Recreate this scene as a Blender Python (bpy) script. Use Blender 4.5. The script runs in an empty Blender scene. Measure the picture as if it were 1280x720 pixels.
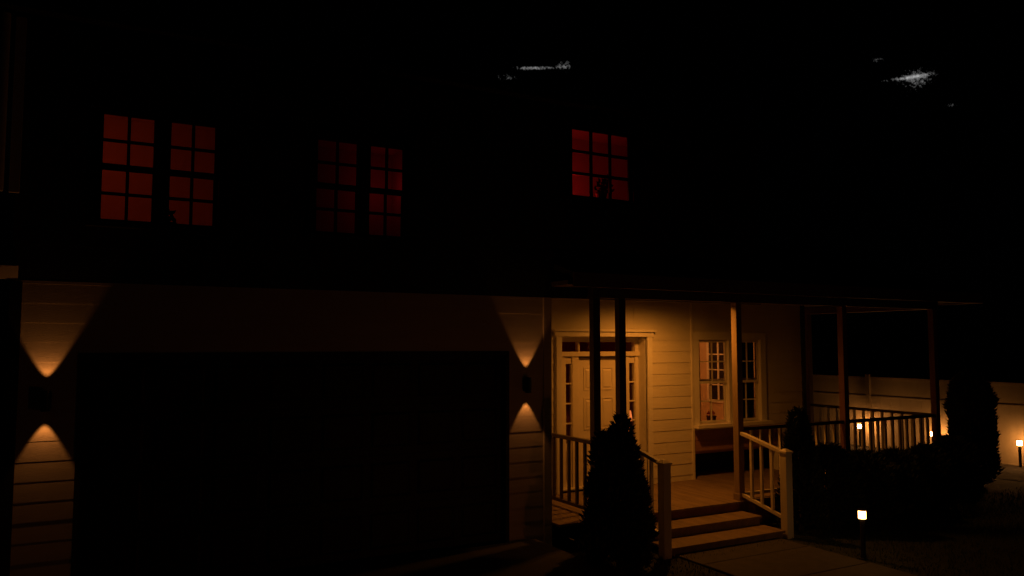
import bpy, math, random
from mathutils import Vector
random.seed(7)
R = math.radians
sc = bpy.context.scene
col = sc.collection

# ------------------------------------------------------------------ materials
def new_mat(name):
    m = bpy.data.materials.new(name); m.use_nodes = True
    return m, m.node_tree.nodes, m.node_tree.links

def surf(name, c, rough=0.6, var=0.12, scale=6.0, bump=0.0, bscale=60.0, metal=0.0, c2=None, stretch=(1, 1, 1)):
    m, N, L = new_mat(name)
    p = N['Principled BSDF']
    p.inputs['Roughness'].default_value = rough
    p.inputs['Metallic'].default_value = metal
    tc = N.new('ShaderNodeTexCoord'); mp = N.new('ShaderNodeMapping')
    mp.inputs['Scale'].default_value = stretch
    L.new(tc.outputs['Object'], mp.inputs['Vector'])
    nz = N.new('ShaderNodeTexNoise'); nz.inputs['Scale'].default_value = scale
    nz.inputs['Detail'].default_value = 6; nz.inputs['Roughness'].default_value = 0.65
    L.new(mp.outputs['Vector'], nz.inputs['Vector'])
    cr = N.new('ShaderNodeValToRGB')
    cr.color_ramp.elements[0].position = 0.3; cr.color_ramp.elements[1].position = 0.7
    a = c2 if c2 else tuple(x * (1 - var) for x in c)
    b = c if c2 else tuple(min(1, x * (1 + var * 0.5)) for x in c)
    cr.color_ramp.elements[0].color = (*a, 1); cr.color_ramp.elements[1].color = (*b, 1)
    L.new(nz.outputs['Fac'], cr.inputs['Fac'])
    L.new(cr.outputs['Color'], p.inputs['Base Color'])
    if bump > 0:
        n2 = N.new('ShaderNodeTexNoise'); n2.inputs['Scale'].default_value = bscale; n2.inputs['Detail'].default_value = 4
        L.new(mp.outputs['Vector'], n2.inputs['Vector'])
        bp = N.new('ShaderNodeBump'); bp.inputs['Strength'].default_value = bump; bp.inputs['Distance'].default_value = 0.01
        L.new(n2.outputs['Fac'], bp.inputs['Height']); L.new(bp.outputs['Normal'], p.inputs['Normal'])
    return m

def emit(name, c, s):
    m, N, L = new_mat(name)
    p = N['Principled BSDF']
    p.inputs['Base Color'].default_value = (0.8, 0.75, 0.65, 1)
    p.inputs['Emission Color'].default_value = (*c, 1)
    p.inputs['Emission Strength'].default_value = s
    return m

def glass_mat():
    m, N, L = new_mat('window_glass')
    out = N['Material Output']; N.remove(N['Principled BSDF'])
    t = N.new('ShaderNodeBsdfTransparent'); g = N.new('ShaderNodeBsdfGlossy'); g.inputs['Roughness'].default_value = 0.03
    t.inputs['Color'].default_value = (0.93, 0.93, 0.92, 1)
    f = N.new('ShaderNodeFresnel'); f.inputs['IOR'].default_value = 1.3
    mx = N.new('ShaderNodeMixShader')
    L.new(f.outputs[0], mx.inputs['Fac']); L.new(t.outputs[0], mx.inputs[1]); L.new(g.outputs[0], mx.inputs[2])
    L.new(mx.outputs[0], out.inputs['Surface'])
    return m

M = dict(
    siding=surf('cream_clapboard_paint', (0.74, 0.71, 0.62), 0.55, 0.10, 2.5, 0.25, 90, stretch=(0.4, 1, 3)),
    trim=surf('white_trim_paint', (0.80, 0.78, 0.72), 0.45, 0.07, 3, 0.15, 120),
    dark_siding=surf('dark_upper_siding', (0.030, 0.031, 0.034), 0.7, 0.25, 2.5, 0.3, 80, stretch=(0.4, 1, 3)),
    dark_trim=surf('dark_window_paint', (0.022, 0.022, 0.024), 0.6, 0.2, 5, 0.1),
    garage=surf('black_garage_paint', (0.012, 0.012, 0.013), 0.55, 0.2, 4, 0.15, 140),
    shingle=surf('charcoal_shingles', (0.022, 0.022, 0.024), 0.9, 0.4, 9, 0.7, 40),
    post=surf('cream_post_paint', (0.70, 0.66, 0.56), 0.5, 0.14, 5, 0.2, 70, stretch=(1, 1, 0.25)),
    floor=surf('worn_deck_boards', (0.24, 0.17, 0.10), 0.65, 0.35, 3.5, 0.5, 45, stretch=(3, 0.5, 1)),
    soffit=surf('brown_soffit_boards', (0.10, 0.07, 0.05), 0.8, 0.2, 4, 0.2),
    gutter=surf('brown_gutter_paint', (0.16, 0.10, 0.07), 0.5, 0.2, 4),
    tan_post=surf('shade_darkened_tan_post', (0.32, 0.24, 0.15), 0.55, 0.25, 4, 0.25, 70, stretch=(1, 1, 0.25)),  # darker tan stands in for shade on the post's upper part
    brown_post=surf('red_brown_post_paint', (0.20, 0.09, 0.07), 0.55, 0.2, 5, 0.2, 70, stretch=(1, 1, 0.25)),
    rail=surf('dark_rail_stain_and_shade', (0.055, 0.035, 0.025), 0.5, 0.3, 6, 0.3, 60),  # stain on the front rails; back-lit shade on left posts and rails
    skirt=surf('red_brown_skirting', (0.20, 0.09, 0.06), 0.7, 0.3, 4, 0.3),
    apron=surf('red_brown_bay_panel', (0.34, 0.18, 0.12), 0.7, 0.2, 3, 0.3),
    door=surf('cream_door_paint', (0.76, 0.70, 0.58), 0.4, 0.08, 4, 0.12, 100),
    black_metal=surf('black_powder_coat', (0.012, 0.012, 0.013), 0.45, 0.2, 20),
    brass=surf('aged_brass', (0.45, 0.30, 0.12), 0.35, 0.2, 20, metal=0.9),
    room_white=surf('bedroom_plaster', (0.66, 0.62, 0.58), 0.9, 0.08, 1.2),
    room_tan=surf('living_room_plaster', (0.62, 0.48, 0.34), 0.9, 0.15, 1.2),
    room_red=surf('hall_red_plaster', (0.34, 0.07, 0.045), 0.9, 0.25, 1.5),
    curtain=surf('linen_curtain', (0.50, 0.34, 0.22), 0.9, 0.3, 8, stretch=(8, 8, 0.4)),
    curtain_dark=surf('added_dark_curtain', (0.010, 0.008, 0.008), 0.9, 0.3, 8, stretch=(8, 8, 0.4)),
    night_glass=surf('unlit_glass', (0.006, 0.006, 0.008), 0.12, 0.1, 4),
    wood=surf('walnut_furniture', (0.10, 0.05, 0.03), 0.5, 0.3, 6),
    leaf=surf('conifer_needles', (0.030, 0.045, 0.020), 0.85, 0.45, 14),
    leaf2=surf('shrub_leaves', (0.028, 0.042, 0.018), 0.75, 0.45, 14),
    bark=surf('grey_brown_bark', (0.06, 0.045, 0.03), 0.9, 0.3, 12, 0.6),
    fence=surf('tan_fence_vinyl', (0.42, 0.34, 0.22), 0.6, 0.16, 1.6, 0.2, 40, stretch=(1, 1, 0.4)),
    lawn=surf('night_lawn', (0.020, 0.028, 0.010), 0.95, 0.45, 3, 0.9, 30),
    grass=surf('grass_blades', (0.028, 0.042, 0.014), 0.9, 0.4, 8),
    mulch=surf('bark_mulch', (0.016, 0.011, 0.008), 0.95, 0.5, 18, 1.0, 50),
    asphalt=surf('asphalt_drive', (0.040, 0.040, 0.042), 0.9, 0.25, 30, 0.6, 150),
    paver=surf('walkway_concrete', (0.06, 0.055, 0.05), 0.85, 0.25, 6, 0.5, 80),
    pot=surf('terracotta_pot', (0.10, 0.035, 0.02), 0.8, 0.2, 8),
    petal=surf('red_petals', (0.55, 0.07, 0.04), 0.7, 0.2, 12),
    lens=surf('frosted_lens', (0.55, 0.50, 0.42), 0.3, 0.05, 5),
    glass=glass_mat(),
    lamp_head=emit('lit_path_lamp', (1.0, 0.40, 0.10), 160.0),
    added_drive=emit('added_drive_light', (1.0, 0.24, 0.05), 70.0),  # glow of the added light out of view by the driveway
    lamp_dim=emit('lit_path_lamp_dim', (1.0, 0.45, 0.12), 13.0),
    can_lens=emit('lit_ceiling_lens', (1.0, 0.34, 0.08), 6.0),
    reflection_lit=emit('reflection_glow', (1.0, 0.22, 0.05), 1.0),  # glow standing in for porch light reflected in the sidelight
)

# ------------------------------------------------------------------ mesh helpers
class MB:
    def __init__(s): s.v = []; s.f = []
    def hexa(s, p):                     # 8 points: bottom ring (4), top ring (4)
        b = len(s.v); s.v += [tuple(q) for q in p]
        for q in ((0, 3, 2, 1), (4, 5, 6, 7), (0, 1, 5, 4), (1, 2, 6, 5), (2, 3, 7, 6), (3, 0, 4, 7)):
            s.f.append(tuple(b + i for i in q))
        return s
    def box(s, x0, x1, y0, y1, z0, z1):
        return s.hexa([(x0, y0, z0), (x1, y0, z0), (x1, y1, z0), (x0, y1, z0),
                       (x0, y0, z1), (x1, y0, z1), (x1, y1, z1), (x0, y1, z1)])
    def tube(s, x, y, prof, n=20, cap=True):   # lathe about a vertical axis, prof = [(r, z)]
        b = len(s.v)
        for r, z in prof:
            for i in range(n):
                a = 2 * math.pi * i / n
                s.v.append((x + r * math.cos(a), y + r * math.sin(a), z))
        for k in range(len(prof) - 1):
            for i in range(n):
                j = (i + 1) % n
                s.f.append((b + k * n + i, b + k * n + j, b + (k + 1) * n + j, b + (k + 1) * n + i))
        if cap:
            s.f.append(tuple(b + i for i in reversed(range(n))))
            e = b + (len(prof) - 1) * n
            s.f.append(tuple(e + i for i in range(n)))
        return s
    def limb(s, a, b_, r0, r1, n=7):
        a = Vector(a); b_ = Vector(b_); d = (b_ - a).normalized()
        t = d.orthogonal().normalized(); w = d.cross(t)
        b = len(s.v)
        for c, r in ((a, r0), (b_, r1)):
            for i in range(n):
                q = 2 * math.pi * i / n
                s.v.append(tuple(c + (t * math.cos(q) + w * math.sin(q)) * r))
        for i in range(n):
            j = (i + 1) % n
            s.f.append((b + i, b + j, b + n + j, b + n + i))
        s.f.append(tuple(b + i for i in reversed(range(n)))); s.f.append(tuple(b + n + i for i in range(n)))
        return s
    def build(s, name, mat, parent=None, bevel=0.0, smooth=False, loc=None):
        root = Vector((0, 0, 0)); q = parent
        while q: root += q.location; q = q.parent
        o0 = Vector(loc) if loc else Vector((0, 0, 0))
        me = bpy.data.meshes.new(name)
        me.from_pydata([tuple(Vector(v) - root - o0) for v in s.v], [], s.f)
        me.materials.append(mat); me.update()
        if smooth:
            for p in me.polygons: p.use_smooth = True
        o = bpy.data.objects.new(name, me); col.objects.link(o)
        o.location = o0
        if parent: o.parent = parent
        if bevel:
            bm = o.modifiers.new('edge', 'BEVEL'); bm.width = bevel; bm.segments = 2; bm.limit_method = 'ANGLE'
        return o

def tag(o, label=None, cat=None, group=None, kind=None):
    if label: o['label'] = label
    if cat: o['category'] = cat
    if group: o['group'] = group
    if kind: o['kind'] = kind
    return o

def thing(name, loc, label, cat, group=None):
    o = bpy.data.objects.new(name, None); o.empty_display_size = 0.2
    o.location = loc; col.objects.link(o)
    return tag(o, label, cat, group)

def copy_tree(o, parent=None):
    c = o.copy(); col.objects.link(c); c.parent = parent
    for ch in list(o.children): copy_tree(ch, c)
    return c

def cells(u0, u1, z0, z1, holes):
    zs = sorted({z0, z1, *[min(max(h[k], z0), z1) for h in holes for k in (2, 3)]})
    out = []
    for a, b in zip(zs, zs[1:]):
        if b - a < 1e-4: continue
        zc = (a + b) / 2
        blk = sorted((max(h[0], u0), min(h[1], u1)) for h in holes if h[2] < zc < h[3])
        x = u0
        for h0, h1 in blk:
            if h0 - x > 1e-4: out.append((x, h0, a, b))
            x = max(x, h1)
        if u1 - x > 1e-4: out.append((x, u1, a, b))
    return out

def clapboard(mb, u0, u1, z0, z1, v, holes, exp=0.192, off=0.0, thick=0.12, lip=0.0036):
    n0 = int(math.floor((z0 - off) / exp)) - 1
    for (a, b, c, d) in cells(u0, u1, z0, z1, holes):
        k = n0
        while off + k * exp < d:
            r0 = off + k * exp; r1 = r0 + exp; k += 1
            lo, hi = max(r0, c), min(r1, d)
            if hi - lo < 1e-4: continue
            rnd = random.Random(k * 7919)
            cuts = [a]; x = math.floor(a / 4) * 4 - rnd.uniform(0, 3.6)
            while x < b:
                x += rnd.choice((2.4, 3.6, 4.2))
                if a + 0.3 < x < b - 0.3: cuts.append(x)
            cuts.append(b)
            pr = lambda z: lip * (1 - 0.75 * (z - r0) / exp)
            for i, (p, q) in enumerate(zip(cuts, cuts[1:])):
                g = 0.0012
                p2 = p + (g if i else 0); q2 = q - (g if i < len(cuts) - 2 else 0)
                j = rnd.uniform(-0.0012, 0.0012)
                yl, yh = v - pr(lo) - j, v - pr(hi) - j
                mb.hexa([(p2, yl, lo), (q2, yl, lo), (q2, v, lo), (p2, v, lo),
                         (p2, yh, hi), (q2, yh, hi), (q2, v, hi), (p2, v, hi)])
    for (a, b, c, d) in cells(u0, u1, z0, z1, holes):
        mb.box(a, b, v + 0.0005, v + thick, c, d)
    return mb

def frame(mb, u0, u1, z0, z1, w, y0, y1, wb=None, wt=None):
    wb = w if wb is None else wb; wt = w if wt is None else wt
    mb.box(u0, u0 + w, y0, y1, z0, z1); mb.box(u1 - w, u1, y0, y1, z0, z1)
    mb.box(u0 + w, u1 - w, y0, y1, z1 - wt, z1); mb.box(u0 + w, u1 - w, y0, y1, z0, z0 + wb)
    return mb

# ------------------------------------------------------------------ ground
g = MB().box(-90, 120, -60, 140, -0.8, -0.2).build('ground', M['lawn']); tag(g, kind='structure')
d = MB().box(-4.2, 5.25, -8, 8.96, -0.6, 0.0).build('driveway', M['asphalt'], bevel=0.02); tag(d, kind='structure')
p = MB()
yy = 2.0
while yy < 7.6:
    p.box(6.75, 8.6, yy, yy + 0.9, -0.4, -0.17 + random.uniform(-.006, .006)); yy += 0.915
p = p.build('path', M['paver'], bevel=0.012); tag(p, kind='structure')
b = MB()
n = 60
for i in range(n + 1):
    v = 4 + i * 14 / n
    for j in range(7):
        u = 16.3 + j * 0.33 + 0.1 * math.sin(v * 1.7) * (1 - j / 6)
        b.v.append((u, v, -0.19 + 0.05 * math.sin(j / 6 * math.pi) + random.uniform(-.012, .012)))
for i in range(n):
    for j in range(6):
        q = i * 7 + j; b.f.append((q, q + 1, q + 8, q + 7))
b = b.build('mulch_bed', M['mulch']); tag(b, kind='structure')
gr = MB()
rg = random.Random(3)
for k in range(26000):
    u = rg.uniform(5.4, 17.5); v = rg.uniform(4.6, 8.6)
    if 6.7 < u < 8.66 and v < 7.7: continue
    if rg.random() > 1.25 - 0.07 * (u - 5): continue
    h = rg.uniform(.025, .06); a = rg.uniform(0, 6.28); w = 0.005
    lx, ly = rg.uniform(-.025, .025), rg.uniform(-.025, .025)
    c, s = math.cos(a) * w, math.sin(a) * w
    q = len(gr.v)
    gr.v += [(u - c, v - s, -.2), (u + c, v + s, -.2), (u + lx, v + ly, -.2 + h)]
    gr.f.append((q, q + 1, q + 2))
gr = gr.build('grass', M['grass']); tag(gr, 'short dark lawn grass in front of the porch shrubs', 'grass', kind='stuff')

# ------------------------------------------------------------------ house
H = thing('house', (2.5, 9.0, 0.0), 'two storey house with lit front porch, wide garage door and red lit upstairs windows', 'house')
ZF = 0.17            # porch floor
# lower garage front
w = clapboard(MB(), -0.60, 5.49, -0.2, 3.12, 9.0, [(0.0, 4.88, -0.2, 2.41)], off=0.02)
w.box(5.37, 5.49, 9.121, 10.6, -0.2, 3.12); w.box(-0.6, -0.48, 9.121, 16, -0.2, 3.12)
tag(w.build('wall', M['siding'], H), 'cream clapboard garage front washed by the sconces')
# corner boards and garage door casing
t = MB()
t.box(5.395, 5.515, 8.972, 9.0, -0.2, 3.12); t.box(5.4905, 5.515, 9.0005, 10.58, -0.2, 3.12)
t.build('corner_board', M['siding'], H, bevel=0.004)
t = MB(); t.box(-0.615, -0.505, 8.970, 9.0, -0.2, 3.10)
t.build('corner_board', M['dark_trim'], H, bevel=0.004)
t = MB(); t.hexa([(-0.95, 8.975, 3.125), (-0.545, 8.975, 3.125), (-0.545, 8.99, 3.125), (-0.95, 8.99, 3.125),
                  (-0.95, 8.945, 3.245), (-0.545, 8.945, 3.245), (-0.545, 8.99, 3.245), (-0.95, 8.99, 3.245)])
t.box(-0.95, -0.545, 8.942, 8.99, 3.2455, 3.26)
tag(t.build('cornice_return', M['trim'], H, bevel=0.004), 'short pale board end at the left corner of the house')
t = MB(); t.tube(-0.735, 8.93, [(0.042, 3.97), (0.042, 5.72)], 16); 
tag(t.build('downspout', M['trim'], H, smooth=False), 'pale downspout running up the left corner')
t = MB(); t.box(-0.655, -0.565, 8.955, 8.999, 3.97, 5.72)
tag(t.build('corner_board', M['trim'], H, bevel=0.004), 'pale upper corner board beside the downspout')
gd = MB()
gd.box(0.0, 0.05, 8.985, 9.13, -0.2, 2.41); gd.box(4.83, 4.88, 8.985, 9.13, -0.2, 2.41); gd.box(0.05, 4.83, 8.985, 9.13, 2.36, 2.41)
gdo = gd.build('garage_door', M['dark_trim'], H)
for r in range(4):
    q = MB(); z0 = 0.0 + r * 0.59
    q.box(0.052, 4.828, 9.10, 9.14, z0, z0 + 0.585)
    for c in range(8):
        x0 = 0.052 + 0.06 + c * 0.592
        q.hexa([(x0, 9.0995, z0 + .09), (x0 + .50, 9.0995, z0 + .09), (x0 + .50, 9.0995, z0 + .50), (x0, 9.0995, z0 + .50),
                (x0 + .03, 9.088, z0 + .12), (x0 + .47, 9.088, z0 + .12), (x0 + .47, 9.088, z0 + .47), (x0 + .03, 9.088, z0 + .47)][:8])
    q.build('door_section', M['garage'], gdo)
# upper storey
W3 = (5.845, 6.80, 4.53, 5.45)
up_holes = [(0.10, 1.27, 3.735, 4.925), (2.31, 3.44, 3.76, 4.93), (5.845, 6.91, 4.51, 5.53)]
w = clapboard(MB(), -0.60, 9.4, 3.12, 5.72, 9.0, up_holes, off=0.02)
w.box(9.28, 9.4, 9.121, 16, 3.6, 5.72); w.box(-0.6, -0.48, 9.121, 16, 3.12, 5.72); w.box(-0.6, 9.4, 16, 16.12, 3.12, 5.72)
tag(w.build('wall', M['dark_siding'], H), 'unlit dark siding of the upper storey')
r = MB()
r.hexa([(-0.95, 8.68, 5.721), (9.75, 8.68, 5.721), (9.75, 13.0, 6.55), (-0.95, 13.0, 6.55),
        (-0.95, 8.68, 5.80), (9.75, 8.68, 5.80), (9.75, 13.0, 6.66), (-0.95, 13.0, 6.66)])
r.hexa([(-0.95, 13.001, 6.55), (9.75, 13.001, 6.55), (9.75, 17.3, 5.721), (-0.95, 17.3, 5.721),
        (-0.95, 13.001, 6.66), (9.75, 13.001, 6.66), (9.75, 17.3, 5.80), (-0.95, 17.3, 5.80)])
r.build('roof', M['shingle'], H)
# porch roof: skirt under the upper wall and the roof of the one storey wing beside it
r = MB()
r.hexa([(5.55, 8.50, 3.36), (14.45, 8.50, 3.36), (14.45, 8.97, 3.50), (5.55, 8.97, 3.50),
        (5.55, 8.50, 3.43), (14.45, 8.50, 3.43), (14.45, 8.97, 3.58), (5.55, 8.97, 3.58)])
r.hexa([(9.41, 8.971, 3.50), (14.45, 8.971, 3.50), (14.45, 12.5, 4.55), (9.41, 12.5, 4.55),
        (9.41, 8.971, 3.58), (14.45, 8.971, 3.58), (14.45, 12.5, 4.65), (9.41, 12.5, 4.65)])
r.hexa([(9.41, 12.501, 4.55), (14.45, 12.501, 4.55), (14.45, 16.6, 3.36), (9.41, 16.6, 3.36),
        (9.41, 12.501, 4.65), (14.45, 12.501, 4.65), (14.45, 16.6, 3.43), (9.41, 16.6, 3.43)])
r.build('roof', M['shingle'], H)
c = MB(); c.box(5.52, 9.39, 8.99, 10.58, 3.27, 3.33); c.box(9.39, 14.2, 8.99, 16, 3.27, 3.33); c.box(5.52, 14.2, 8.58, 8.986, 3.27, 3.33)
c.build('porch_ceiling', M['soffit'], H)
f = MB(); f.box(5.55, 14.44, 8.47, 8.50, 3.24, 3.43); f.box(14.41, 14.44, 8.501, 16.5, 3.24, 3.43)
f.build('fascia', M['gutter'], H, bevel=0.003)
f = MB(); f.box(6.08, 13.66, 8.83, 8.97, 3.13, 3.268)
f.build('porch_beam', M['soffit'], H, bevel=0.004)
f = MB(); f.box(13.51, 13.65, 8.971, 16, 3.13, 3.268)
f.build('porch_beam', M['brown_post'], H, bevel=0.004)
# door wall and window wall
DO = (6.68, 8.38, 0.17, 2.62)
w = clapboard(MB(), 5.49, 9.38, ZF, 3.27, 10.6, [DO], off=0.07, lip=.0105)
tag(w.build('wall', M['siding'], H), 'cream clapboard wall around the front door')
WA = (9.50, 11.06, 1.06, 2.60)
w = clapboard(MB(), 9.38, 12.2, ZF, 3.27, 10.625, [WA, (9.40, 11.45, ZF, 1.0)], off=0.07, lip=.0105)
w.box(12.08, 12.2, 10.746, 16, ZF, 3.27)
tag(w.build('wall', M['siding'], H), 'cream clapboard wall around the pair of porch windows')
t = MB(); t.box(9.355, 9.40, 10.575, 10.64, ZF, 3.27); t.build('corner_board', M['siding'], H, bevel=0.003)
t = MB(); t.box(12.12, 12.215, 10.59, 10.66, ZF, 3.27); t.build('corner_board', M['dark_trim'], H, bevel=0.003)
a = MB(); a.box(9.402, 11.448, 10.63, 10.70, 0.62, 0.999)
for k in range(2): a.box(9.402, 11.448, 10.622, 10.63, 0.64 + k * .185, 0.64 + k * .185 + 0.17)
a.box(9.402, 11.448, 10.701, 11.40, 0.58, 0.62)
tag(a.build('bay_apron', M['apron'], H), 'red brown panel under the porch windows')
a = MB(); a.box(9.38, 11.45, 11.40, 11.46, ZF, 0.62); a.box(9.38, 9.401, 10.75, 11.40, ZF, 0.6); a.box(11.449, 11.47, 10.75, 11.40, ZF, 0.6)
tag(a.build('wall', M['dark_trim'], H), 'dark recess under the window bay')  # recess walls coloured dark to carry the shade under the bay

def sash(mb, u0, u1, z0, z1, y0, y1, cols, rows, st=0.045, mun=0.02, hm=0.0):
    frame(mb, u0, u1, z0, z1, st, y0, y1)
    for i in range(1, cols):
        x = u0 + st + (u1 - u0 - 2 * st) * i / cols
        mb.box(x - mun / 2, x + mun / 2, y0 + .004, y1 - .004, z0 + st, z1 - st)
    for i in range(1, rows):
        z = z0 + st + (z1 - z0 - 2 * st) * i / rows
        xs = [u0 + st] + [u0 + st + (u1 - u0 - 2 * st) * i2 / cols for i2 in range(1, cols)] + [u1 - st]
        for k, (p_, q_) in enumerate(zip(xs, xs[1:])):
            mb.box(p_ + (mun / 2 if k else 0), q_ - (mun / 2 if k < cols - 1 else 0), y0 + .004, y1 - .004, z - mun / 2, z + mun / 2)
    return mb

def window(openings, v, z0, z1, cas, m, cols, rows, hung=True, sill=0.05, sillout=0.09, mun=0.02, st=0.045):
    """openings = list of (glass u0, glass u1) for sashes side by side; z0, z1 = glass bottom and top"""
    U0 = openings[0][0] - st; U1 = openings[-1][1] + st; Z0 = z0 - st; Z1 = z1 + st
    c = MB()
    c.box(U0 - cas, U0, v - .035, v + .02, Z0 - 0.001, Z1); c.box(U1, U1 + cas, v - .035, v + .02, Z0 - 0.001, Z1)
    c.box(U0 - cas - .012, U1 + cas + .012, v - .042, v + .02, Z1 + .0005, Z1 + cas * 1.0)
    c.box(U0 - cas - .02, U1 + cas + .02, v - sillout, v + .02, Z0 - sill, Z0 - 0.0015)
    for (p, q) in zip(openings, openings[1:]):
        c.box(p[1] + st, q[0] - st, v - .034, v + .10, Z0, Z1)
    for x0, x1 in ((U0 - .006, U0 - .0005), (U1 + .0005, U1 + .006)): c.box(x0, x1, v + .021, v + .12, Z0, Z1)
    o = c.build('window', m, H, bevel=0.004)
    for (a, b) in openings:
        if hung:
            zm = (z0 + z1) / 2; mr = 0.038
            s1 = MB(); sash(s1, a - st, b + st, zm - mr, Z1, v + .015, v + .045, cols, rows, st, mun); s1.build('sash', m, o)
            s2 = MB(); sash(s2, a - st, b + st, Z0, zm + mr, v + .050, v + .080, cols, rows, st, mun); s2.build('sash', m, o)
            MB().box(a - .01, b + .01, v + .029, v + .032, zm, z1 + .01).build('pane', M['glass'], o)
            MB().box(a - .01, b + .01, v + .064, v + .067, z0 - .01, zm).build('pane', M['glass'], o)
        else:
            s1 = MB(); sash(s1, a - st, b + st, Z0, Z1, v + .02, v + .055, cols, rows, st, mun); s1.build('sash', m, o)
            MB().box(a - .01, b + .01, v + .036, v + .039, z0 - .01, z1 + .01).build('pane', M['glass'], o)
    return o

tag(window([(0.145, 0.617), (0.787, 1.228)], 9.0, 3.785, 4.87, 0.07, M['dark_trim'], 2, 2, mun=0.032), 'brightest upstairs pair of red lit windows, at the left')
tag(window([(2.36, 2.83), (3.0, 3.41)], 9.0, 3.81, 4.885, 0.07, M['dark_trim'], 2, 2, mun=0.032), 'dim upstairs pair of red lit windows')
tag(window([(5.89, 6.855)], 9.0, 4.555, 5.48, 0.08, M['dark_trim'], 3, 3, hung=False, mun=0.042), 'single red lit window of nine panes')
wa = window([(9.585, 10.195), (10.49, 10.98)], 10.625, 1.15, 2.53, 0.135, M['trim'], 2, 2, sill=.06, sillout=.17, mun=0.022)
tag(wa, 'pair of porch windows, the left showing the lit room inside')

# upstairs rooms with red light
def room(u0, u1, v0, v1, z0, z1, m, label=None):
    r = MB(); t = .03
    r.box(u0 - t, u1 + t, v1, v1 + t, z0 - t, z1 + t)
    r.box(u0 - t, u0, v0, v1 - .001, z0 - t, z1 + t); r.box(u1, u1 + t, v0, v1 - .001, z0 - t, z1 + t)
    r.box(u0 + .001, u1 - .001, v0, v1 - .001, z1, z1 + t); r.box(u0 + .001, u1 - .001, v0, v1 - .001, z0 - t, z0)
    return r.build('interior_room', m, H)

def lamp(name, kind, loc, power, color, radius=0.05, parent=None, **kw):
    l = bpy.data.lights.new(name, kind); l.energy = power; l.color = color; l.shadow_soft_size = radius
    for k, v in kw.items(): setattr(l, k, v)
    o = bpy.data.objects.new(name, l); col.objects.link(o)
    o.location = loc
    if parent: o.parent = parent
    return o
RED = (1.0, 0.035, 0.012)
room(-0.35, 1.75, 9.125, 11.4, 3.2, 5.45, M['room_white'])
lamp('red_bulb', 'POINT', (0.0, 10.3, 4.75), 1.7, (1.0, 0.065, 0.008), 0.06)
room(1.95, 4.2, 9.125, 11.6, 3.2, 5.45, M['room_white'])
lamp('red_bulb', 'POINT', (3.9, 11.15, 4.85), 0.24, (1.0, 0.02, 0.03), 0.06)
room(5.4, 8.2, 9.125, 10.2, 3.6, 5.715, M['room_white'])
lamp('red_bulb', 'POINT', (6.25, 9.55, 4.7), 3.0, (1.0, 0.018, 0.014), 0.06)

# living room behind the porch windows
room(9.44, 12.07, 10.76, 14.2, 0.64, 3.10, M['room_tan'])
iw = MB(); frame(iw, 12.02, 12.068, 0, 0, 0, 0, 0) if False else None
q = MB()
q.box(12.03, 12.069, 12.44, 12.50, 1.25, 2.68); q.box(12.03, 12.069, 13.06, 13.12, 1.25, 2.68)
q.box(12.03, 12.069, 12.501, 13.059, 2.62, 2.68); q.box(12.03, 12.069, 12.501, 13.059, 1.25, 1.31)
q.box(12.035, 12.069, 12.755, 12.80, 1.311, 2.619)
for z in (1.63, 1.95, 2.28):
    q.box(12.04, 12.068, 12.501, 12.754, z - .012, z + .012); q.box(12.04, 12.068, 12.801, 13.059, z - .012, z + .012)
iwo = q.build('window', M['trim'], H); tag(iwo, 'inner window on the far wall of the lit room')
MB().box(12.052, 12.056, 12.50, 13.06, 1.31, 2.62).build('pane', M['night_glass'], iwo)
def curtain(u0, u1, v, z0, z1, seed, mat):
    m = MB(); n = 48; rr = random.Random(seed)
    ph = rr.uniform(0, 6)
    for k in range(9):
        z = z0 + (z1 - z0) * k / 8
        for i in range(n + 1):
            x = u0 + (u1 - u0) * i / n
            a = .022 * math.sin((x - u0) * 75 + ph + .3 * math.sin(k * .6)) * (0.6 + 0.4 * (1 - k / 8))
            m.v.append((x, v + a, z))
    for k in range(8):
        for i in range(n):
            q = k * (n + 1) + i; m.f.append((q, q + 1, q + n + 2, q + n + 1))
    o = m.build('curtain', mat, smooth=True)
    so = o.modifiers.new('thick', 'SOLIDIFY'); so.thickness = .004
    return o
tag(curtain(9.50, 9.80, 10.86, 0.9, 2.75, 2, M['curtain']), 'gathered tan curtain at the left side of the porch window showing the lit room', 'curtain')
tag(curtain(10.42, 11.14, 10.86, 0.9, 2.75, 5, M['curtain_dark']), 'gathered black curtain added to darken panes of the porch window', 'curtain')  # added dark sheet keeps the lit room out of these panes
lamp('room_bulb', 'POINT', (10.4, 12.6, 2.75), 30, (1.0, 0.33, 0.06), 0.09)
pl = thing('flower_pot', (10.02, 10.83, 1.04), 'dark flower pot with red bloom on the sill inside the lit porch window', 'flower pot')
MB().tube(10.02, 10.83, [(.05, 1.04), (.072, 1.10), (.085, 1.19), (.09, 1.19), (.09, 1.215), (.078, 1.215)], 18).build('pot', M['pot'], pl)
q = MB(); rr = random.Random(5)
for k in range(70):
    a = rr.uniform(0, 6.28); e = rr.uniform(0, 1); rad = .075 * math.sqrt(rr.random())
    x, y, z = 10.02 + rad * math.cos(a), 10.83 + rad * math.sin(a), 1.235 + .09 * e * (1 - rad / .1)
    s = .018; b_ = len(q.v)
    q.v += [(x - s, y, z - s * .5), (x + s * rr.uniform(.3, 1), y + s * rr.uniform(-1, 1), z), (x, y + s * .4, z + s)]
    q.f.append((b_, b_ + 1, b_ + 2))
q.build('bloom', M['petal'], pl)
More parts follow.
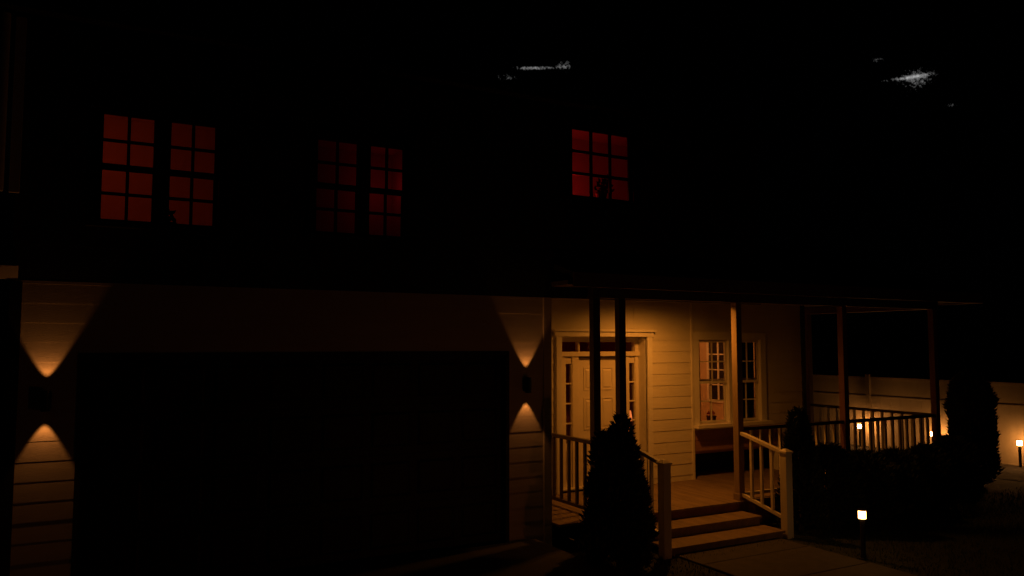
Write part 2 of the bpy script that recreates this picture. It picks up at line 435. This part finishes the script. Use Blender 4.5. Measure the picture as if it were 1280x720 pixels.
# silhouettes upstairs
def sill_plant(x, y, z, lean, label, seed, k_=1.0):
    t = thing('house_plant', (x, y, z), label, 'plant')
    MB().tube(x, y, [(.06 * k_, z), (.085 * k_, z + .06 * k_), (.10 * k_, z + .15 * k_), (.09 * k_, z + .15 * k_)], 16).build('pot', M['black_metal'], t)
    q = MB(); rr = random.Random(seed)
    q.limb((x, y, z + .1), (x + lean * .4, y, z + .24 * k_), .012, .008)
    q.limb((x + lean * .4, y, z + .24 * k_), (x + lean, y, z + .40 * k_), .014, .006)
    for k in range(int(110 * k_)):
        f = rr.random(); px = x + lean * f + k_ * rr.gauss(0, .022 + .05 * (1 - f)); pz = z + k_ * (.13 + .27 * f) + rr.gauss(0, .02); py = y + rr.gauss(0, .03)
        a = rr.uniform(0, 6.28); s = rr.uniform(.035, .06); b_ = len(q.v)
        q.v += [(px, py, pz), (px + s * math.cos(a), py + rr.uniform(-.02, .02), pz + s * math.sin(a)),
                (px + 1.7 * s * math.cos(a + .35), py, pz + 1.7 * s * math.sin(a + .35)), (px + s * math.cos(a + .75), py, pz + s * math.sin(a + .75))]
        q.f.append((b_, b_ + 1, b_ + 2, b_ + 3))
    q.build('foliage', M['leaf2'], t)
sill_plant(6.50, 9.20, 4.53, 0.08, 'dark house plant leaning up inside the nine pane red window', 4, 0.85)
sill_plant(0.80, 9.20, 3.68, -0.02, 'small dark house plant at the lower corner of the left red window pair', 9, 0.55)
MB().box(5.9, 6.9, 9.125, 9.32, 4.47, 4.53).build('window_shelf', M['dark_trim'], H)
MB().box(0.2, 1.3, 9.125, 9.32, 3.62, 3.68).build('window_shelf', M['dark_trim'], H)

# ---- front door unit, set back in its opening
c = MB()
c.box(6.58, 6.68, 10.555, 10.62, ZF, 2.62); c.box(8.38, 8.48, 10.555, 10.62, ZF, 2.62)
c.box(6.55, 8.51, 10.548, 10.62, 2.6205, 2.70); c.box(6.52, 8.54, 10.515, 10.62, 2.7005, 2.735)
c.box(6.66, 6.684, 10.621, 10.85, ZF, 2.62); c.box(8.376, 8.40, 10.621, 10.85, ZF, 2.62); c.box(6.684, 8.376, 10.621, 10.85, 2.600, 2.62)
fd = c.build('front_door', M['trim'], H, bevel=0.004)
u = MB()   # inner frame: posts, transom bar, head
V0, V1 = 10.80, 10.90
for x0, x1 in ((6.685, 6.90), (7.03, 7.155), (7.975, 8.17), (8.30, 8.375)): u.box(x0, x1, V0, V1, ZF + .03, 2.30)
u.box(6.685, 8.375, V0 - .03, V1, 2.3005, 2.375); u.box(6.685, 8.375, V0, V1, 2.535, 2.60)
u.box(6.685, 6.80, V0, V1, 2.3755, 2.5345); u.box(8.30, 8.375, V0, V1, 2.3755, 2.5345)
u.box(7.15, 7.175, V0, V1, 2.3755, 2.5345); u.box(7.955, 7.98, V0, V1, 2.3755, 2.5345)
u.box(6.685, 8.375, V0 - .06, V1, ZF, ZF + .0295)
u.build('door_frame', M['door'], fd, bevel=0.004)
MB().box(6.80, 8.30, 10.85, 10.854, 2.375, 2.535).build('transom', M['glass'], fd)
for x0, x1 in ((6.90, 7.03), (8.17, 8.30)):
    s = MB(); s.box(x0 + .0005, x1 - .0005, V0 + .02, V1 - .02, ZF + .03, 0.90)
    s.box(x0 + .02, x1 - .02, V0 + .008, V0 + .0195, ZF + .15, 0.80)
    s.box(x0 + .0005, x1 - .0005, V0 + .02, V1 - .02, 2.18, 2.30)
    for k in range(1, 4):
        z = .90 + 1.28 * k / 4; s.box(x0 + .008, x1 - .008, V0 + .015, V1 - .03, z - .011, z + .011)
    s.box(x0 + .0005, x0 + .012, V0 + .012, V1 - .02, .9005, 2.1795); s.box(x1 - .012, x1 - .0005, V0 + .012, V1 - .02, .9005, 2.1795)
    s.build('sidelight', M['door'], fd, bevel=0.002)
    MB().box(x0 + .0005, x1 - .0005, 10.85, 10.853, 0.90, 2.18).build('pane', M['glass'], fd)
L_ = MB(); L_.box(7.158, 7.972, 10.835, 10.88, ZF + .03, 2.25)
dl = L_.build('door_leaf', M['door'], fd)
L_ = MB()
for (x0, x1) in ((7.27, 7.525), (7.605, 7.86)):
    for (z0, z1) in ((.36, .98), (1.10, 1.62), (1.74, 2.12)):
        frame(L_, x0, x1, z0, z1, .022, 10.826, 10.834)
        L_.hexa([(x0 + .035, 10.834, z0 + .035), (x1 - .035, 10.834, z0 + .035), (x1 - .035, 10.834, z1 - .035), (x0 + .035, 10.834, z1 - .035),
                 (x0 + .06, 10.823, z0 + .06), (x1 - .06, 10.823, z0 + .06), (x1 - .06, 10.823, z1 - .06), (x0 + .06, 10.823, z1 - .06)])
L_.build('door_panel', M['door'], fd)
MB().box(7.158, 7.972, 10.812, 10.834, 2.251, 2.298).build('door_head', M['rail'], fd)
MB().tube(7.90, 10.79, [(.02, 1.12), (.03, 1.13), (.034, 1.15), (.03, 1.17), (.02, 1.18)], 14).box(7.885, 7.915, 10.79, 10.8345, 1.14, 1.16).build('handle', M['brass'], fd)
kn = MB()
for k in range(16):
    a0, a1 = 2 * math.pi * k / 16, 2 * math.pi * (k + 1) / 16
    kn.limb((7.70 + .07 * math.cos(a0), 10.805, 1.86 + .07 * math.sin(a0)), (7.70 + .07 * math.cos(a1), 10.805, 1.86 + .07 * math.sin(a1)), .012, .012, 6)
# hall
room(6.1, 9.35, 10.905, 13.4, 0.14, 3.0, M['room_red'])
lamp('hall_bulb', 'POINT', (7.0, 12.4, 2.6), 2.6, (1.0, 0.14, 0.04), 0.08)
tb = thing('console_table', (8.74, 11.6, 0.14), 'narrow dark console table in the hall behind the right sidelight', 'table')
MB().box(8.45, 9.05, 11.42, 11.78, .86, .90).build('tabletop', M['wood'], tb, bevel=.004)
for x in (8.48, 9.0):
    for y in (11.45, 11.73): MB().box(x, x + .03, y, y + .03, .14, .859).build('leg', M['wood'], tb)
tl = thing('added_glow_lamp', (8.74, 11.6, 0.90), 'added glowing lamp standing in for a reflection in the right sidelight', 'lamp')
MB().tube(8.74, 11.6, [(.05, .90), (.055, .915), (.02, .93), (.03, 1.0), (.012, 1.08), (.012, 1.14)], 16).build('base', M['brass'], tl)
MB().tube(8.74, 11.6, [(.085, 1.12), (.055, 1.30)], 20).build('glow_shade', M['reflection_lit'], tl)  # added glow in place of the porch light's reflection on the glass

# ---- porch floor, steps, posts, rails
f = MB(); x = 5.52
while x < 13.70:
    if x < 12.2: f.box(x, min(x + .136, 13.7), 8.80, 10.6, ZF - .03, ZF + random.uniform(-.0012, .0012))
    else: f.box(x, min(x + .136, 13.7), 8.80, 16, ZF - .03, ZF + random.uniform(-.0012, .0012))
    x += .14
f.box(9.40, 11.45, 10.601, 11.40, ZF - .03, ZF - .002); f.box(11.451, 12.2, 10.601, 10.74, ZF - .03, ZF - .002)
f.build('porch_floor', M['floor'], H)
f = MB(); f.box(6.05, 13.66, 8.84, 8.87, -0.2, ZF - .031); f.box(6.05, 6.08, 8.871, 10.6, -0.2, ZF - .031); f.box(13.63, 13.66, 8.871, 16, -.2, ZF - .031)
f.build('porch_skirt', M['skirt'], H)
for k, (y0, y1, z) in enumerate(((8.42, 8.835, 0.035), (8.0, 8.415, -0.085))):
    s = MB(); s.box(6.66, 8.70, y0 - .03, y1, z - .035, z); s.box(6.68, 8.68, y0, y0 + .025, -.2, z - .036)
    s.build('step', M['floor'], H, bevel=.005)
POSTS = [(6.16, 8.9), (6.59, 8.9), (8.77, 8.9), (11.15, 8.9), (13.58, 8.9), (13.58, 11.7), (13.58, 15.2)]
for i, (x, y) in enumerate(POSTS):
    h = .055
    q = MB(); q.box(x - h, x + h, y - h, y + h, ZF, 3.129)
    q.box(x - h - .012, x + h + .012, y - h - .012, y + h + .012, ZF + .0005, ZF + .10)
    q.build('porch_post', M['tan_post'] if i == 2 else M['brown_post'] if i > 2 else M['rail'], H, bevel=.006)  # left posts carry back-lit shade in their colour, third post its dim top
NEW = [(6.59, 8.0), (8.77, 8.0)]
for x, y in NEW:
    h = .06
    q = MB(); q.box(x - h, x + h, y - h, y + h, -.2, .97); q.box(x - h - .015, x + h + .015, y - h - .015, y + h + .015, .9705, 1.0)
    q.hexa([(x - .06, y - .06, 1.0005), (x + .06, y - .06, 1.0005), (x + .06, y + .06, 1.0005), (x - .06, y + .06, 1.0005),
            (x - .02, y - .02, 1.03), (x + .02, y - .02, 1.03), (x + .02, y + .02, 1.03), (x - .02, y + .02, 1.03)])
    q.build('newel_post', M['post'], H, bevel=.005)

def railing(p0, p1, zt0, zt1, zb0, zb1, sp, mtop, mbal, w=.035, bw=.019):
    p0 = Vector((*p0, 0)); p1 = Vector((*p1, 0)); d = p1 - p0; Ln = d.length; d.normalize(); s = Vector((-d.y, d.x, 0))
    def beam(mb, za, zb, hw, th):
        pts = []
        for dz in (-th, 0):
            for (P, sg, z) in ((p0, -1, za), (p1, -1, zb), (p1, 1, zb), (p0, 1, za)):
                q = P + s * sg * hw; pts.append((q.x, q.y, z + dz))
        mb.hexa(pts)
    t = MB(); beam(t, zt0, zt1, w, .05)
    o = t.build('porch_railing', mtop, H, bevel=.004)
    b = MB(); beam(b, zb0, zb1, .022, .045); b.build('bottom_rail', mbal, o)
    n = max(1, round(Ln / sp))
    for i in range(1, n):
        f_ = i / n; P = p0 + d * Ln * f_
        zt = zt0 + (zt1 - zt0) * f_ - .0505; zb = zb0 + (zb1 - zb0) * f_ + .0005
        q = MB(); e = bw; pts = []
        for z in (zb, zt):
            for (i1, i2) in ((-e, -e), (e, -e), (e, e), (-e, e)):
                r_ = P + d * i1 + s * i2; pts.append((r_.x, r_.y, z))
        q.hexa(pts).build('baluster', mbal, o)
    return o
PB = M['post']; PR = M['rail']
railing((6.16, 8.956), (6.16, 10.58), 1.19, 1.19, .28, .28, .205, PR, PR)                 # left end of the porch, back-lit shade put into its dark colour
railing((6.216, 8.9), (6.534, 8.9), 1.19, 1.19, .28, .28, .16, PR, PR)  # back-lit shade kept in the dark colour here too
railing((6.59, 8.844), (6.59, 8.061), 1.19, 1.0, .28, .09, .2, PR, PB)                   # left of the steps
railing((8.77, 8.844), (8.77, 8.061), 1.19, 1.0, .28, .09, .2, PB, PB)                   # right of the steps
railing((8.826, 8.9), (11.094, 8.9), 1.245, 1.245, .27, .27, .2, PR, PB)
railing((11.206, 8.9), (13.524, 8.9), 1.245, 1.245, .27, .27, .2, PR, PB)
railing((13.58, 8.956), (13.58, 11.644), 1.245, 1.245, .27, .27, .2, PR, PB)
railing((13.58, 11.756), (13.58, 15.144), 1.245, 1.245, .27, .27, .2, PR, PB)

# ------------------------------------------------------------------ porch ceiling light
WARM = (1.0, 0.31, 0.03)
cl = thing('ceiling_light', (8.05, 9.40, 3.27), 'round warm recessed light in the porch ceiling above the front door', 'ceiling light')
MB().tube(8.05, 9.40, [(.085, 3.262), (.10, 3.262), (.10, 3.2695), (.085, 3.2695)], 28, cap=False).build('trim_ring', M['black_metal'], cl)
MB().tube(8.05, 9.40, [(.084, 3.2655), (.084, 3.2694)], 28).build('lens', M['can_lens'], cl)
PORCH = lamp('porch_bulb', 'SPOT', (8.05, 9.40, 3.25), 140, WARM, 0.06, spot_size=R(173), spot_blend=0.8)

# ------------------------------------------------------------------ sconces
def sconce(x, z, label):
    t = thing('wall_sconce', (x, 9.0, z), label, 'wall lamp', 'up and down wall lamps beside the garage door')
    b = MB()
    b.box(x - .05, x + .05, 8.972, 8.981, z - .08, z + .08)
    b.build('back_plate', M['black_metal'], t)
    b = MB(); b.box(x - .045, x + .045, 8.945, 8.9715, z - .03, z + .03)
    b.tube(x, 8.925, [(.042, z - .10), (.042, z + .10)], 24)
    b.build('body', M['black_metal'], t)
    for s in (1, -1):
        MB().tube(x, 8.925, [(.035, z + .1005), (.035, z + .1025)] if s > 0 else [(.035, z - .1025), (.035, z - .1005)], 24).build('lens', M['lens'], t)
    for s in (1, -1):
        lamp('sconce_bulb', 'SPOT', (x, 8.925, z + s * .110), 4.3, (1.0, 0.31, 0.060), 0.012, spot_size=R(59), spot_blend=0.38).rotation_euler = (R(180) if s > 0 else 0, 0, 0)
    return t
sconce(-0.27, 1.95, 'black up and down wall lamp left of the wide garage door')
sconce(5.13, 1.97, 'black up and down wall lamp between the garage door and the front porch')

# ------------------------------------------------------------------ path lights
def path_light(x, y, label, first=None):
    if first is None:
        t = thing('path_light', (x, y, -0.2), label, 'path light', 'lit path lights in the yard')
        MB().tube(x, y, [(.05, -.2), (.05, -.185), (.03, -.18), (.03, .305)], 18).build('post', M['black_metal'], t)
        MB().tube(x, y, [(.046, .3055), (.046, .405)], 24).build('lamp_head', M['lamp_head'], t)
        MB().tube(x, y, [(.063, .4055), (.063, .413), (.03, .424)], 24).build('cap', M['black_metal'], t)
        return t
    c = copy_tree(first); c.location = (x, y, -0.2); c['label'] = label
    return c
p0 = path_light(18.0, 9.90, 'lit path light near the bright end of the fence, right of the column conifer')
path_light(18.0, 11.89, 'lit path light seen beside the porch corner post, in front of the fence', p0)
path_light(18.0, 13.91, 'lit path light seen through the left end of the porch railing, by the fence', p0)
for x, y, lab in ((8.74, 6.76, 'lit path light on a short post on the lawn in front of the porch steps'),
                  (5.45, 3.9, 'added unseen light by the driveway that brightens the garage wall')):  # added out of view to brighten the garage wall and newels
    q = path_light(x, y, lab, p0)
    for ch in q.children:
        if ch.name.startswith('lamp_head'):
            ch.data = ch.data.copy(); ch.data.materials[0] = M['lamp_dim'] if x > 6 else M['added_drive']

# ------------------------------------------------------------------ fence
FE = thing('fence', (18.4, 9.1, -0.2), 'tan panel fence along the side yard lit by path lights', 'fence')
ys = [1.9 + 2.4 * k for k in range(10)]
for y in ys:
    q = MB(); q.box(18.345, 18.455, y - .055, y + .055, -.25, 1.67); q.box(18.33, 18.47, y - .07, y + .07, 1.6705, 1.70)
    q.build('post', M['fence'], FE, bevel=.005)
for a, b_ in zip(ys, ys[1:]):
    q = MB(); n = 8; L0, L1 = a + .056, b_ - .056; st = (L1 - L0) / n
    for k in range(n):
        q.box(18.388, 18.410, L0 + k * st + .0008, L0 + (k + 1) * st - .0008, -.17, 1.10)
    q.box(18.392, 18.406, L0, L1, 1.145, 1.58)
    q.build('panel', M['fence'], FE)
    for (x0, x1, z0, z1) in ((18.375, 18.425, 1.1005, 1.144), (18.37, 18.43, 1.5805, 1.64), (18.375, 18.425, -.2, -.1705)):
        MB().box(x0, x1, L0, L1, z0, z1).build('rail', M['fence'], FE, bevel=.004)

# ------------------------------------------------------------------ shrubs and conifers
def foliage(cx, cy, z0, h, rad, prof, n, leaf, seed, lump=.27):
    q = MB(); rr = random.Random(seed)
    lumps = [(rr.uniform(0, 6.28), rr.uniform(0, 1), rr.uniform(.4, 1)) for _ in range(26)]
    for k in range(n):
        f = rr.random() ** 0.85; a = rr.uniform(0, 6.28)
        m = 1.0
        for (la, lf, ls) in lumps:
            da = math.atan2(math.sin(a - la), math.cos(a - la)); m += lump * ls * math.exp(-(da / .35) ** 2 - ((f - lf) / .06) ** 2)
        m -= .07
        Rm = rad * prof(f) * m
        r = Rm * math.sqrt(rr.uniform(.12, 1.0)) * (1 + .05 * abs(rr.gauss(0, 1)))
        c = Vector((cx + r * math.cos(a), cy + r * math.sin(a), z0 + h * f + rr.gauss(0, .012)))
        out = Vector((math.cos(a) * .7, math.sin(a) * .7, rr.uniform(.2, 1.1))).normalized()
        side = out.cross(Vector((rr.gauss(0, 1), rr.gauss(0, 1), rr.gauss(0, 1)))).normalized()
        s = leaf * rr.uniform(.6, 1.4)
        b_ = len(q.v)
        q.v += [tuple(c - side * s * .28), tuple(c + out * s * .55 - side * s * .12), tuple(c + out * s * 1.25), tuple(c + side * s * .32 + out * s * .3)]
        q.f.append((b_, b_ + 1, b_ + 2, b_ + 3))
    return q
def conifer(name, x, y, h, rad, prof, n, leaf, seed, label, cat, mat, group=None, z=-.2, tips=(), lump=.27):
    t = thing(name, (x, y, z), label, cat, group)
    q = foliage(x, y, z + .06, h - .06, rad, prof, n, leaf, seed, lump)
    for (dx, dy, zt, ht, rt) in tips:
        e = foliage(x + dx, y + dy, z + zt, ht, rt, lambda f: max(.08, (1 - f) ** .4), 700, leaf * .9, seed + 11)
        b_ = len(q.v); q.v += e.v; q.f += [tuple(i + b_ for i in f) for f in e.f]
    q.build('crown', mat, t)
    m = MB(); m.limb((x, y, z - .05), (x + .01, y, z + h * .8), .035, .01, 9)
    rr = random.Random(seed)
    for k in range(14):
        zz = z + .15 + h * .7 * k / 14; a = rr.uniform(0, 6.28); l = rad * .7 * prof((zz - z) / h)
        m.limb((x, y, zz), (x + l * math.cos(a), y + l * math.sin(a), zz + .12), .009, .003, 5)
    m.build('trunk', M['bark'], t)
    return t
cone = lambda f: max(.05, min(1, 1.08 - .35 * f) * (1 - max(0, (f - .62) / .40)) ** .8) if f > .02 else .8
column = lambda f: max(.06, min(1.0, .72 + 1.2 * f) if f < .25 else (1.02 - .12 * f) * (1 - max(0, (f - .70) / .31) ** 2.2) ** .7 if f < 1 else .06)
dome = lambda f: max(.1, math.sqrt(max(0.0, 1 - (max(0, f - .25) / .76) ** 2)) * (0.85 + .15 * min(1, f * 5)))
spiky = lambda f: max(.07, (1 - f) ** .62)
conifer('conifer', 5.70, 7.78, 1.66, .355, cone, 19000, .062, 21, 'dark cone shaped conifer hiding the foot of the left porch posts', 'conifer', M['leaf'],
        tips=((.04, -.02, 1.36, .46, .17), (-.20, .05, 1.25, .38, .13), (.19, .03, 1.20, .32, .13), (-.33, .0, .9, .26, .09), (.36, .05, .75, .3, .09), (-.38, -.05, .45, .3, .1), (.40, -.02, .35, .28, .1)), lump=.40)
conifer('conifer', 15.2, 9.23, 2.15, .40, column, 26000, .065, 33, 'tall dark column shaped conifer in front of the fence', 'conifer', M['leaf'])
G = 'foundation shrubs along the porch front'
conifer('shrub', 9.30, 8.22, 1.72, .36, spiky, 9000, .06, 41, 'tallest pointed dark shrub right of the porch steps', 'shrub', M['leaf2'], G,
        tips=((-.12, 0, 1.25, .45, .10), (.15, .05, 1.15, .4, .1)))
for i, (x, y, h, r, lab) in enumerate((
        (9.98, 8.28, 1.14, .46, 'rounded dark shrub just right of the tallest pointed shrub'),
        (10.75, 8.25, 1.0, .46, 'low dark shrub before the left end of the lit fence view'),
        (11.55, 8.28, 0.97, .48, 'low dark shrub below the middle of the front porch railing'),
        (12.3, 8.25, 1.0, .45, 'low dark shrub left of the porch corner post'),
        (12.98, 8.25, 1.10, .42, 'dark shrub nearest the foot of the porch corner post'))):
    conifer('shrub', x, y, h, r, dome, 6500, .065, 50 + i, lab, 'shrub', M['leaf2'], G)

# ------------------------------------------------------------------ night sky, moonlight
world = bpy.data.worlds.new('World'); sc.world = world; world.use_nodes = True
N = world.node_tree.nodes; L = world.node_tree.links
bg = N['Background']
sky = N.new('ShaderNodeTexSky'); sky.sky_type = 'NISHITA'; sky.sun_disc = False
sky.sun_elevation = R(38); sky.sun_rotation = R(215)
bg.inputs['Strength'].default_value = 1.0
sm = N.new('ShaderNodeVectorMath'); sm.operation = 'SCALE'; sm.inputs['Scale'].default_value = 0.000012
L.new(sky.outputs['Color'], sm.inputs[0])
tc = N.new('ShaderNodeTexCoord')
def math_node(op, a, b=None):
    n = N.new('ShaderNodeMath'); n.operation = op
    for i, x in enumerate((a, b)):
        if x is None: continue
        if hasattr(x, 'node'): L.new(x, n.inputs[i])
        else: n.inputs[i].default_value = x
    return n.outputs[0]
sep = N.new('ShaderNodeSeparateXYZ'); L.new(tc.outputs['Generated'], sep.inputs[0])
az = math_node('ARCTAN2', sep.outputs['X'], sep.outputs['Y'])
el = math_node('ARCSINE', sep.outputs['Z'])
cl_total = None
for (a0, e0, wa, we, s) in ((30.3, 19.66, 1.7, .15, .85), (32.6, 19.8, .7, .40, .6), (28.4, 19.05, 1.0, .25, .5), (56.4, 16.9, 1.1, .75, .66), (55.8, 17.05, 1.7, .12, .55), (54.1, 18.4, .4, .25, .55), (58.3, 15.0, .5, .15, .5)):
    dx = math_node('DIVIDE', math_node('SUBTRACT', az, R(a0)), R(wa)); dy = math_node('DIVIDE', math_node('SUBTRACT', el, R(e0)), R(we))
    r2 = math_node('ADD', math_node('MULTIPLY', dx, dx), math_node('MULTIPLY', dy, dy))
    gs = math_node('MULTIPLY', math_node('EXPONENT', math_node('MULTIPLY', r2, -1.0)), s)
    cl_total = gs if cl_total is None else math_node('ADD', cl_total, gs)
nz = N.new('ShaderNodeTexNoise'); nz.inputs['Scale'].default_value = 340; nz.inputs['Detail'].default_value = 3; nz.inputs['Roughness'].default_value = .7
L.new(tc.outputs['Generated'], nz.inputs['Vector'])
thr = math_node('MAXIMUM', math_node('SUBTRACT', math_node('ADD', nz.outputs['Fac'], math_node('MULTIPLY', cl_total, .55)), 0.76), 0.0)
cv = math_node('MULTIPLY', math_node('MULTIPLY', thr, cl_total), 0.9)
cc = N.new('ShaderNodeCombineXYZ')
for i in range(3): L.new(cv, cc.inputs[i])
ad = N.new('ShaderNodeVectorMath'); ad.operation = 'ADD'
L.new(sm.outputs[0], ad.inputs[0]); L.new(cc.outputs[0], ad.inputs[1])
L.new(ad.outputs[0], bg.inputs['Color'])
moon = lamp('moon', 'SUN', (0, 0, 30), 0.0006, (1.0, 0.93, 0.85), 0.0); moon.data.angle = R(.5)
moon.rotation_euler = (R(52), 0, R(-35))

# ------------------------------------------------------------------ camera
cam = bpy.data.cameras.new('camera'); cam.lens = 36 * 985 / 1280; cam.sensor_width = 36; cam.clip_end = 1000
co = bpy.data.objects.new('camera', cam); col.objects.link(co)
co.location = (0, 0, 2.5); co.rotation_euler = (R(90 + 4.07), 0, R(-28.7))
sc.camera = co
sc.view_settings.view_transform = 'Standard'; sc.view_settings.look = 'None'
sc.view_settings.exposure = 0; sc.view_settings.gamma = 1
sc.cycles.max_bounces = 6; sc.cycles.transparent_max_bounces = 12; sc.cycles.sample_clamp_indirect = 2
sc.cycles.use_denoising = True
